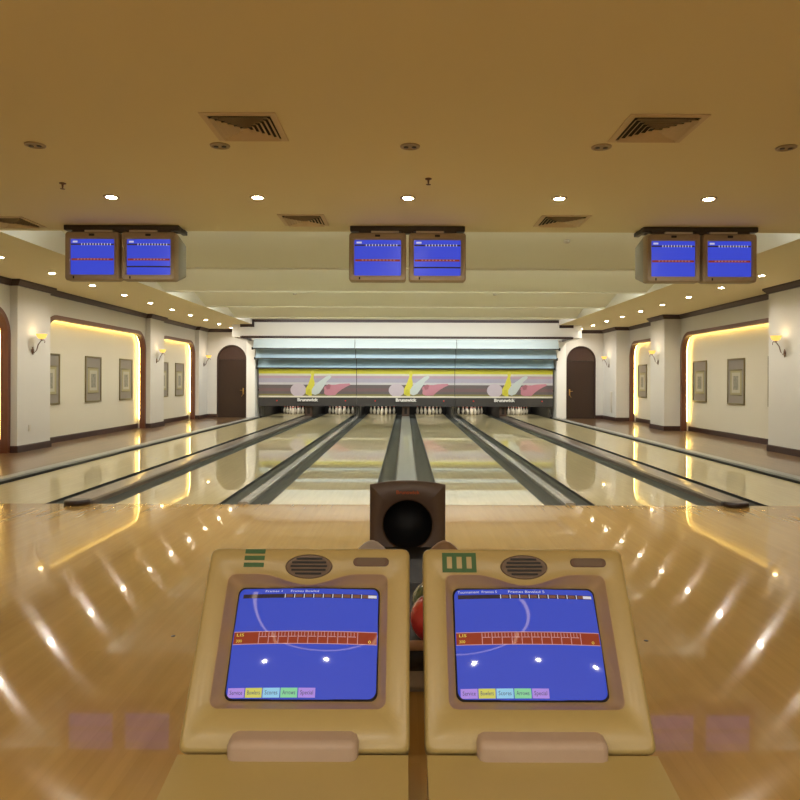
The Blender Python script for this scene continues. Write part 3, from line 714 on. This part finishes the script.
def console(cx, label, kind):
    t = thing('scoring_console', label, 'scoring console', (cx, 1.95, 0), 'bowling score consoles')
    T = Matrix.Translation((0, -1.95, 0)) @ PM
    S = lambda u, v, lift: T @ scr(u, v, lift)
    fp = MB(); rg = [[T @ p for p in r] for r in plate_rings()]
    fp.loft(rg[:6], 'amber', caps=(True, False)); fp.loft(rg[5:], 'amberin', caps=(False, False))
    bmesh.ops.remove_doubles(fp.bm, verts=fp.bm.verts[:], dist=1e-6)
    fp.build('face_plate', t)
    # rear housing and pedestal
    hz = MB(); hz.loft([[T @ Vector((x*.285, y, w_)) for x, y in ((-1, -.01), (1, -.01), (1, -.54), (-1, -.54))] for w_ in (-.06,)]+[[Vector(p) for p in ((-.22, .40, .52), (.22, .40, .52), (.22, .10, .20), (-.22, .10, .20))]], 'amberin', smooth=False)
    hz.build('housing', t)
    pd = MB(); pd.box(-.17, .17, -.18, .22, 0, .40, 'side', .02); pd.box(-.23, .23, -.25, .28, 0, .04, 'dark', .01); pd.build('pedestal', t)
    kp = MB(); kp.prism([(-.155, .355), (-.31, .33), (-.33, .30), (-.30, .27), (-.15, .25)], 'x', -.30, .30, 'amber'); kp.build('keypad_shelf', t)
    # screen
    sc = MB(); screen_quad(sc, 0, 1, 0, 1, 'blue', S, 0, 24, 18)
    sco = sc.build('screen', t, recalc=False); sco['label'] = 'glowing blue score screen'
    bz = MB()
    pts = [Vector((p[0], p[1]-PV, -.058)) for p in rrect(-SW-.006, SW+.006, -SBt-.006+PV, -ST+.006+PV, .02)]
    pin_ = [Vector((p[0], p[1]-PV, -.050)) for p in rrect(-SW+.001, SW-.001, -SBt+.001+PV, -ST-.001+PV, .022)]
    bz.loft([[T @ p for p in pts], [T @ p for p in pin_]], 'bezel', caps=(False, False)); 
    bz.build('screen_edge', t)
    im = MB()
    Q = lambda u0, u1, v0, v1, m_, l=.0006: screen_quad(im, u0, u1, v0, v1, m_, S, l, max(1, int((u1-u0)*12)), 1)
    def TX(txt, u, v, su, sv, m_, l=.0014):
        hgt = sv*(SBt-ST)
        text_mesh(im, txt, hgt*1.25, m_, None, 0, width=su*2*SW, warp=lambda p: S(u+p.x/(2*SW), v-p.y/(SBt-ST), l))
    Q(.03, .985, .055, .095, 's_dark')
    for k in range(9):
        u = .33+.068*k; Q(u, u+.006, .055, .095, 's_white', .0011); Q(u+.012, u+.058, .06, .09, 's_orange', .0009)
    Q(.925, .985, .062, .09, 's_white', .0011)
    if kind == 'right':
        TX('Tournament  Frames 5', .17, .028, .28, .028, 's_white'); TX('Frames Bowled 5', .52, .028, .26, .028, 's_white')
    else:
        TX('Frames 1', .25, .028, .12, .024, 's_white'); TX('Frames Bowled', .47, .028, .2, .024, 's_white')
    Q(.005, .995, .42, .53, 's_red')
    Q(.005, .995, .415, .422, 's_pink', .001); Q(.005, .995, .526, .533, 's_pink', .001)
    for k in range(11):
        u = .18+.068*k; Q(u, u+.005, .425, .53, 's_pink', .001)
        if k < 10:
            Q(u, u+.06, .462, .468, 's_pink', .001); Q(u+.022, u+.026, .425, .465, 's_pink', .001); Q(u+.044, u+.048, .425, .465, 's_pink', .001)
    TX('LIS', .05, .447, .05, .03, 's_ytext'); TX('300', .045, .502, .04, .03, 's_ytext'); TX('0', .945, .508, .018, .03, 's_ytext')
    u0 = .012 if kind == 'left' else .022
    for k, (tx_, m_) in enumerate((('Service', 's_mag'), ('Bowlers', 's_yel'), ('Scores', 's_lb'), ('Arrows', 's_gr'), ('Special', 's_mag'))):
        a = u0+.118*k; Q(a, a+.112, .905, .985, m_); TX(tx_, a+.056, .945, .085, .04, 's_ttext')
    im.build('screen_picture', sco, recalc=False)
    # speaker grille
    sp = MB(); cxs, tv = 0.0, .0605
    el = lambda a, b, w_: [T @ Vector((cxs+a*math.cos(2*PI*k/32), -tv+b*math.sin(2*PI*k/32), w_)) for k in range(32)]
    sp.loft([el(.071, .0375, -.004), el(.071, .0375, .003), el(.066, .033, .006), el(.062, .030, .004)], 'grille')
    for k in range(5):
        y = -tv+(k-2)*.0115; w_ = .055*math.sqrt(max(.05, 1-((k-2)*.0115/.033)**2))
        b_ = [T @ Vector(p) for p in ((-w_, y-.0028, .0045), (w_, y-.0028, .0045), (w_, y+.0028, .0045), (-w_, y+.0028, .0045))]
        b2 = [T @ Vector(p) for p in ((-w_, y-.0028, .0062), (w_, y-.0028, .0062), (w_, y+.0028, .0062), (-w_, y+.0028, .0062))]
        sp.loft([b_, b2], 'black', smooth=False)
    q = sp.build('speaker_grille', t); q['label'] = 'brown oval speaker grille'
    sl = MB(); sx = .187 if kind == 'left' else .196
    P_ = lambda s_, w_: [T @ Vector((sx+x*s_, -.046+y*s_, w_)) for x, y in rrect(-.054, .054, -.0135, .0135, .013)]
    sl.loft([P_(1, -.003), P_(1, .003), P_(.95, .004)], 'slot', caps=(True, True)); sl.loft([P_(.8, .0035), P_(.8, .0045)], 'grille'); q = sl.build('card_slot', t); q['label'] = 'brown rounded slot'
    lb = MB()
    def gq(x0, x1, t0, t1, m_='green', l=.0012):
        lb.loft([[T @ Vector(p) for p in ((x0, -t1, -.0005), (x1, -t1, -.0005), (x1, -t0, -.0005), (x0, -t0, -.0005))], [T @ Vector(p) for p in ((x0, -t1, l), (x1, -t1, l), (x1, -t0, l), (x0, -t0, l))]], m_, smooth=False)
    if kind == 'left':
        for tt in (.0135, .034, .0557): gq(-.198, -.137, tt-.0068, tt+.0068)
    else:
        x0, x1, t0, t1 = -.246, -.143, .016, .077
        gq(x0, x1, t0, t0+.012); gq(x0, x1, t1-.012, t1)
        wbar = .014; step = (x1-x0-wbar)/3
        for k in range(4): gq(x0+step*k, x0+step*k+wbar, t0+.012, t1-.012)
    q = lb.build('lane_mark', t); q['label'] = 'green printed mark'
    return t
console(-.289, 'left tan scoring console with blue screen and three green bars', 'left')
console(.360, 'right tan scoring console with blue screen and green framed mark', 'right')

# ------------------------------------------------------------------ hanging monitors
MD = 8.0
def monitor(cx, label, rz=0, dark=False, w2=.332):
    t = thing('hanging_monitor', label, 'monitor', (cx, MD, 2.48), 'monitors hanging above the lanes', rz)
    h_ = .565; q2 = w2-.057
    mb = MB()
    def rr(i, y, dz=0, f=1): return [Vector((x*f, y, z+dz)) for x, z in rrect(-w2+i, w2-i, 0+i, h_-i, .035)]
    def rs(i, y): return [Vector((x, y, z)) for x, z in rrect(-q2+i, q2-i, .065+i, .485-i, .012)]
    mb.loft([rr(.0, .12), rr(0, .02), rr(.006, .006), rr(.014, 0)], 'mon', caps=(False, False))
    A = rr(.014, 0); B = rs(-.004, 0)
    mb.loft([A, B, rs(0, .006), rs(.004, .02)], 'mon', caps=(False, False))
    mb.build('bezel', t)
    bk = MB(); bk.loft([rr(0, .12), rr(.0, .13), [Vector((p.x*.96, .44, .09+p.z*.72)) for p in rr(.0, 0)]], 'monside', caps=(False, True), smooth=False); bk.build('housing', t)
    def S(u, v, l): return Vector(((u-.5)*(q2*2-.007), .024-.012*(1-(2*u-1)**2)*(1-.4*(2*v-1)**2)-l, .483-.416*v))
    sc = MB(); screen_quad(sc, 0, 1, 0, 1, 'blue2', S, 0, 12, 8); so = sc.build('screen', t); so['label'] = 'glowing blue score screen'
    im = MB(); Q = lambda u0, u1, v0, v1, m_, l=.002: screen_quad(im, u0, u1, v0, v1, m_, S, l, max(1, int((u1-u0)*12)), 1)
    Q(.01, .99, .13, .17, 's_dark')
    for k in range(11): Q(.25+.065*k, .27+.065*k, .12, .18, 's_white', .003)
    Q(.05, .16, .05, .10, 's_white'); Q(.02, .98, .54, .60, 's_red')
    for k in range(10): Q(.16+.075*k, .20+.075*k, .555, .575, 's_pink', .003)
    if dark: Q(.0, 1, .75, .79, 's_dark')
    im.build('screen_picture', so)
    sn = MB(); sn.box(-.03, .03, -.012, .004, .515, .54, 'black', .004); sn.box(-.215, -.20, -.008, .004, .02, .05, 'black', .002); sn.build('sensor', t)
    return t
MPX = [(-3.315, 'left'), (.02, 'middle'), (3.435, 'right')]
for cx, side in MPX:
    s = 1 if cx < -1 else -1 if cx > 1 else 0
    for k in (-1, 1):
        monitor(cx+k*(.347 if s == 0 else .327), f'blue lit score monitor, {"left" if k < 0 else "right"} one of the {side} hanging pair', 0, k > 0 and s >= 0, .332 if s == 0 else .315)
    t = thing('monitor_mount', f'dark brown ceiling bar carrying the {side} pair of score monitors', 'monitor mount', (cx, MD, 2.48), 'monitor mounts')
    mb = MB(); mb.box(-.67, .67, .03, .13, .590, .649, 'mount', .008); mb.box(-.66, .66, .27, .33, .61, .649, 'mount')
    mb.box(-.66, -.60, .06, .40, .60, .649, 'mount', .008); mb.box(.60, .66, .06, .40, .60, .649, 'mount', .008)
    mb.build('bar', t)
    hg = MB()
    for x in (-.5, 0, .5): hg.box(x-.07, x+.07, .03, .10, .566, .60, 'mount', .006)
    hg.build('hanger', t)
    bs = MB(); bs.box(-.42, -.1, .02, .05, .566, .588, 'bright'); bs.box(.1, .42, .02, .05, .566, .588, 'bright'); q = bs.build('light_strip', t); q['label'] = 'pale strip between bar and monitors'

# ------------------------------------------------------------------ ceiling fittings
def downlight(x, y, z, label, lit=True, group='recessed downlights', power=None, r=.055, light=True):
    t = thing('downlight', label, 'downlight', (x, y, z), group)
    mb = MB(); sg_ = 24
    mb.lathe([(r+.022, 0), (r+.020, -.008), (r+.004, -.010), (r, -.004), (r, -.001)], (0, 0, 0), 'ring', sg_); mb.build('ring', t)
    if lit:
        lm = MB(); lm.lathe([(.001, -.016), (r*.55, -.0145), (r*.8, -.012), (r*.85, -.008)], (0, 0, 0), 'lamp', 16); lm.build('lamp', t)
        if light: area('downlight_light', (0, 0, -.03), .05, power or P_DOWN, WARM, shape='DISK', spread=math.radians(150), parent=t)
    else:
        for s in (-1, 1):
            lm = MB(); lm.lathe([(.001, -.016), (r*.3, -.015), (r*.35, -.008)], (s*r*.55, 0, 0), 'lampoff', 12); lm.build('lamp', t)
    return t
ORD = ['nearest', 'second', 'third', 'fourth', 'fifth', 'sixth', 'seventh', 'eighth', 'ninth', 'tenth', 'farthest']
for sg, side, x in ((-1, 'left', -5.98), (1, 'right', 6.02)):
    for k in range(10):
        d = 10.17+1.5*k
        downlight(x, d, H, f'lit downlight in the {side} aisle row, {ORD[k] if k < 9 else "farthest"} from the camera', True, 'aisle downlights', light=True, power=P_DOWN*.9)
ROWL = ['far left', 'left of centre', 'centre', 'right of centre', 'far right']
for k, x in enumerate((-2.9, -1.46, .02, 1.51, 2.98)):
    downlight(x, 6.79, H, f'lit downlight in front of the hanging monitors, {ROWL[k]}', True, 'lit downlights over the approach')
for k, x in enumerate((-2.85, -1.43, .03, 1.5, 2.92)):
    downlight(x, 5.30, H, f'unlit downlight in the row nearest the camera, {ROWL[k]}', False, 'unlit downlights over the approach')
for k, x in enumerate((-4.4, -2.95, -1.46, .02, 1.51, 2.98, 4.45)):
    downlight(x-.3, -1.0, H, f'lit downlight in the row behind the camera, number {k+1} from the left'.replace(f'number {k+1} from the left', ['far left', 'left', 'inner left', 'centre', 'inner right', 'right', 'far right'][k]), True, 'lit downlights behind the camera')
cv = thing('ceiling_ring_lamp', 'large circular glowing cove lamp in the ceiling above the camera', 'ring lamp', (-.35, .62, H))
mb = MB()
RG = lambda r, z: [Vector((r*math.cos(2*PI*k/64), r*math.sin(2*PI*k/64), z)) for k in range(64)]
mb.loft([RG(1.12, 0), RG(1.12, -.03), RG(1.19, -.035), RG(1.19, -.002)], 'ring', caps=(False, False)); mb.loft([RG(1.25, -.002), RG(1.25, -.035), RG(1.32, -.03), RG(1.32, 0)], 'ring', caps=(False, False)); mb.build('ring', cv)
mb = MB(); mb.loft([RG(1.19, -.012), RG(1.21, -.018), RG(1.25, -.012)], 'covetube', caps=(False, False)); mb.build('lamp', cv)
def vent(x0, x1, y0, y1, label):
    cx, cy = (x0+x1)/2, (y0+y1)/2; hx, hy = (x1-x0)/2, (y1-y0)/2
    t = thing('ceiling_vent', label, 'air vent', (cx, cy, H), 'square ceiling vents')
    mb = MB(); mb.box(-hx*.9, hx*.9, -hy*.9, hy*.9, -.003, -.001, 'ventdark'); mb.build('backing', t)
    mb = MB()
    def rg(f, z): return [Vector((sx*hx*f, sy*hy*f, z)) for sx, sy in ((-1, -1), (1, -1), (1, 1), (-1, 1))]
    mb.loft([rg(1.08, -.0005), rg(1.08, -.008), rg(.9, -.010), rg(.9, -.003)], 'vent', caps=(False, False), smooth=False); mb.build('frame', t)
    mb = MB()
    for k in range(6):
        f = .88-.145*k
        mb.loft([rg(f, -.026), rg(f-.015, -.026), rg(f-.115, -.003), rg(f-.10, -.003)], 'vent', caps=(False, False), smooth=False)
    mb.build('louvers', t)
vent(-1.38, -.90, 4.66, 5.16, 'square white ceiling vent, the big near one left of centre')
vent(1.53, 2.03, 4.66, 5.16, 'square white ceiling vent, the big near one right of centre')
vent(-1.38, -.91, 7.5, 8.0, 'square ceiling vent between the left and middle monitors')
vent(1.50, 2.0, 7.5, 8.0, 'square ceiling vent between the middle and right monitors')
vent(-4.76, -4.27, 7.65, 8.15, 'square ceiling vent at the far left above the left monitors')
def sprinkler(x, y, z, label):
    mb = MB(); mb.lathe([(.03, 0), (.028, -.008), (.010, -.012), (.008, -.035), (.004, -.05), (.022, -.052), (.022, -.055), (.002, -.056)], (0, 0, 0), 'bronze', 14)
    o = mb.build('sprinkler', None); o.location = (x, y, z); tag(o, label, 'sprinkler', 'ceiling sprinklers')
sprinkler(-3.15, 6.33, H, 'small metal ceiling sprinkler between the two left downlights')
sprinkler(.2, 6.15, H, 'small metal ceiling sprinkler near the centre downlights')
sprinkler(3.62, 6.22, H, 'small metal ceiling sprinkler at the far right edge')
def detector(x, y, z, label, r=.06):
    mb = MB(); mb.lathe([(r, 0), (r, -.02), (r*.8, -.035), (r*.4, -.042), (.002, -.043)], (0, 0, 0), 'wplate', 18)
    o = mb.build('smoke_detector', None); o.location = (x, y, z); tag(o, label, 'smoke detector', 'round detectors in the stepped recess')
def rz_(y):
    for k in range(4):
        if LIPS[k] <= y < LIPS[k+1]: return H+.03+HS*math.cos(PI/2*(y-LIPS[k])/(LIPS[k+1]-LIPS[k]))
    return 3.29
for x, y, l in ((2.38, 10.2, 'white round detector in the nearest recess step, right of centre'), (-2.6, 16.2, 'small white round detector in the third recess step, left'), (2.1, 16.2, 'small white round detector in the third recess step, right'), (-3.0, 12.9, 'small round detector in the second recess step, left'), (3.5, 12.9, 'small round detector in the second recess step, right')):
    detector(x, y, rz_(y)+.002, l, .05)

# ------------------------------------------------------------------ sconces
def sconce(sg, y, z, label):
    t = thing('wall_sconce', label, 'wall lamp', (sg*PX, y, z), 'wall sconces on the pillars')
    i = -sg
    mb = MB(); mb.lathe([(.001, 0), (.035, .002), (.04, .01), (.022, .022), (.001, .026)], (0, 0, -.02), 'bronze', 16, Matrix.Rotation(i*PI/2, 4, 'Y') @ Matrix.Scale(1.9, 4, (1, 0, 0))); mb.build('wall_plate', t)
    mb = MB(); mb.tube([(i*.01, 0, -.03), (i*.04, 0, -.05), (i*.08, 0, 0), (i*.11, 0, .10), (i*.16, 0, .17), (i*.21, 0, .19), (i*.235, 0, .165), (i*.23, 0, .13)], [.010, .010, .010, .010, .009, .009, .007, .006], 'bronze', 8)
    mb.lathe([(.03, 0), (.02, .012), (.006, .02)], (i*.17, 0, .185), 'bronze', 12); mb.build('arm', t)
    mb = MB(); mb.lathe([(.028, .205), (.055, .215), (.075, .235), (.088, .27), (.098, .30), (.094, .30), (.083, .27), (.07, .24), (.02, .215)], (i*.17, 0, 0), 'shade', 24); q = mb.build('lamp_shade', t); q['label'] = 'glowing yellow glass bowl shade'
    mb = MB(); mb.lathe([(.001, .225), (.025, .235), (.03, .255), (.02, .275), (.001, .28)], (i*.17, 0, 0), 'shadein', 12); mb.build('bulb', t)
    l = bpy.data.lights.new('sconce_light', 'POINT'); l.energy = 2.0; l.color = WARM2; l.shadow_soft_size = .04
    o = bpy.data.objects.new('sconce_light', l); COL.objects.link(o); o.location = (i*.17, 0, .33); o.parent = t
for sg, ys, side in ((-1, (6.4, 12.95, 19.4, 23.95), 'left'), (1, (6.4, 12.72, 19.1, 23.7), 'right')):
    for y, nm in zip(ys, ('nearest pillar beside the approach', 'pillar by the big arch, nearest in view', 'pillar between the two lit arches', 'corner pillar beside the door')):
        sconce(sg, y, 1.88, f'lit sconce with yellow glass bowl on the {side} {nm}'.replace('by the big arch, nearest in view', 'in front of the big arch'))

# ------------------------------------------------------------------ scroll pictures
def picture(sg, y, label, var=0):
    B = LB if sg < 0 else RB; i = -sg
    t = thing('scroll_picture', label, 'picture', (B, y, .80), 'framed scroll pictures in the niches')
    w2, h_ = .41, 1.07
    mb = MB()
    for a, b, c_, d in ((-w2, w2, 0, .035), (-w2, w2, h_-.035, h_), (-w2, -w2+.035, .035, h_-.035), (w2-.035, w2, .035, h_-.035)):
        mb.box(*sorted((0, i*.03)), a, b, c_, d, 'frame', .003)
    mb.build('frame', t)
    mb = MB(); mb.box(*sorted((0, i*.012)), -w2+.03, w2-.03, .03, h_-.03, 'mount_g'); mb.build('silk_backing', t)
    mb = MB(); mb.box(*sorted((i*.012, i*.015)), -.27, .27, .22, .80, 'silk2'); mb.box(*sorted((i*.015, i*.017)), -.20, .20, .27, .74, 'scroll')
    mb.box(*sorted((i*.017, i*.018)), -.12, .12, .34, .66, 'ink')
    mb.box(*sorted((i*.012, i*.024)), -.29, .29, .79, .815, 'frame', .003); mb.box(*sorted((i*.012, i*.024)), -.29, .29, .205, .225, 'frame', .003)
    mb.build('scroll_painting', t)
PD = {(-1): [(14.25, 'big arch, nearest and partly hidden by the pillar'), (16.25, 'big arch, the middle one of three'), (18.15, 'big arch, the farthest of three'), (20.95, 'small far arch, mostly hidden by the pillar'), (22.45, 'small far arch, the farther one')],
      1: [(14.14, 'big arch, nearest and mostly hidden by the pillar'), (15.98, 'big arch, the middle one of three'), (17.95, 'big arch, the farthest of three'), (22.3, 'small far arch')]}
for sg, side in ((-1, 'left'), (1, 'right')):
    for y, l in PD[sg]: picture(sg, y, f'grey framed scroll picture in the {side} {l}')
mb = MB(); mb.box(-.002, .012, -.04, .04, -.06, .06, 'wplate', .003); o = mb.build('wall_outlet', None); o.location = (-PX, 12.85, .42); tag(o, 'small white wall outlet low on the near left pillar', 'outlet')
mb = MB(); mb.box(-.03, .002, -.08, .08, -.35, .35, 'wplate', .004); o = mb.build('wall_box', None); o.location = (PX, 23.4, .62); tag(o, 'tall narrow off-white box low on the far right pillar', 'wall box')
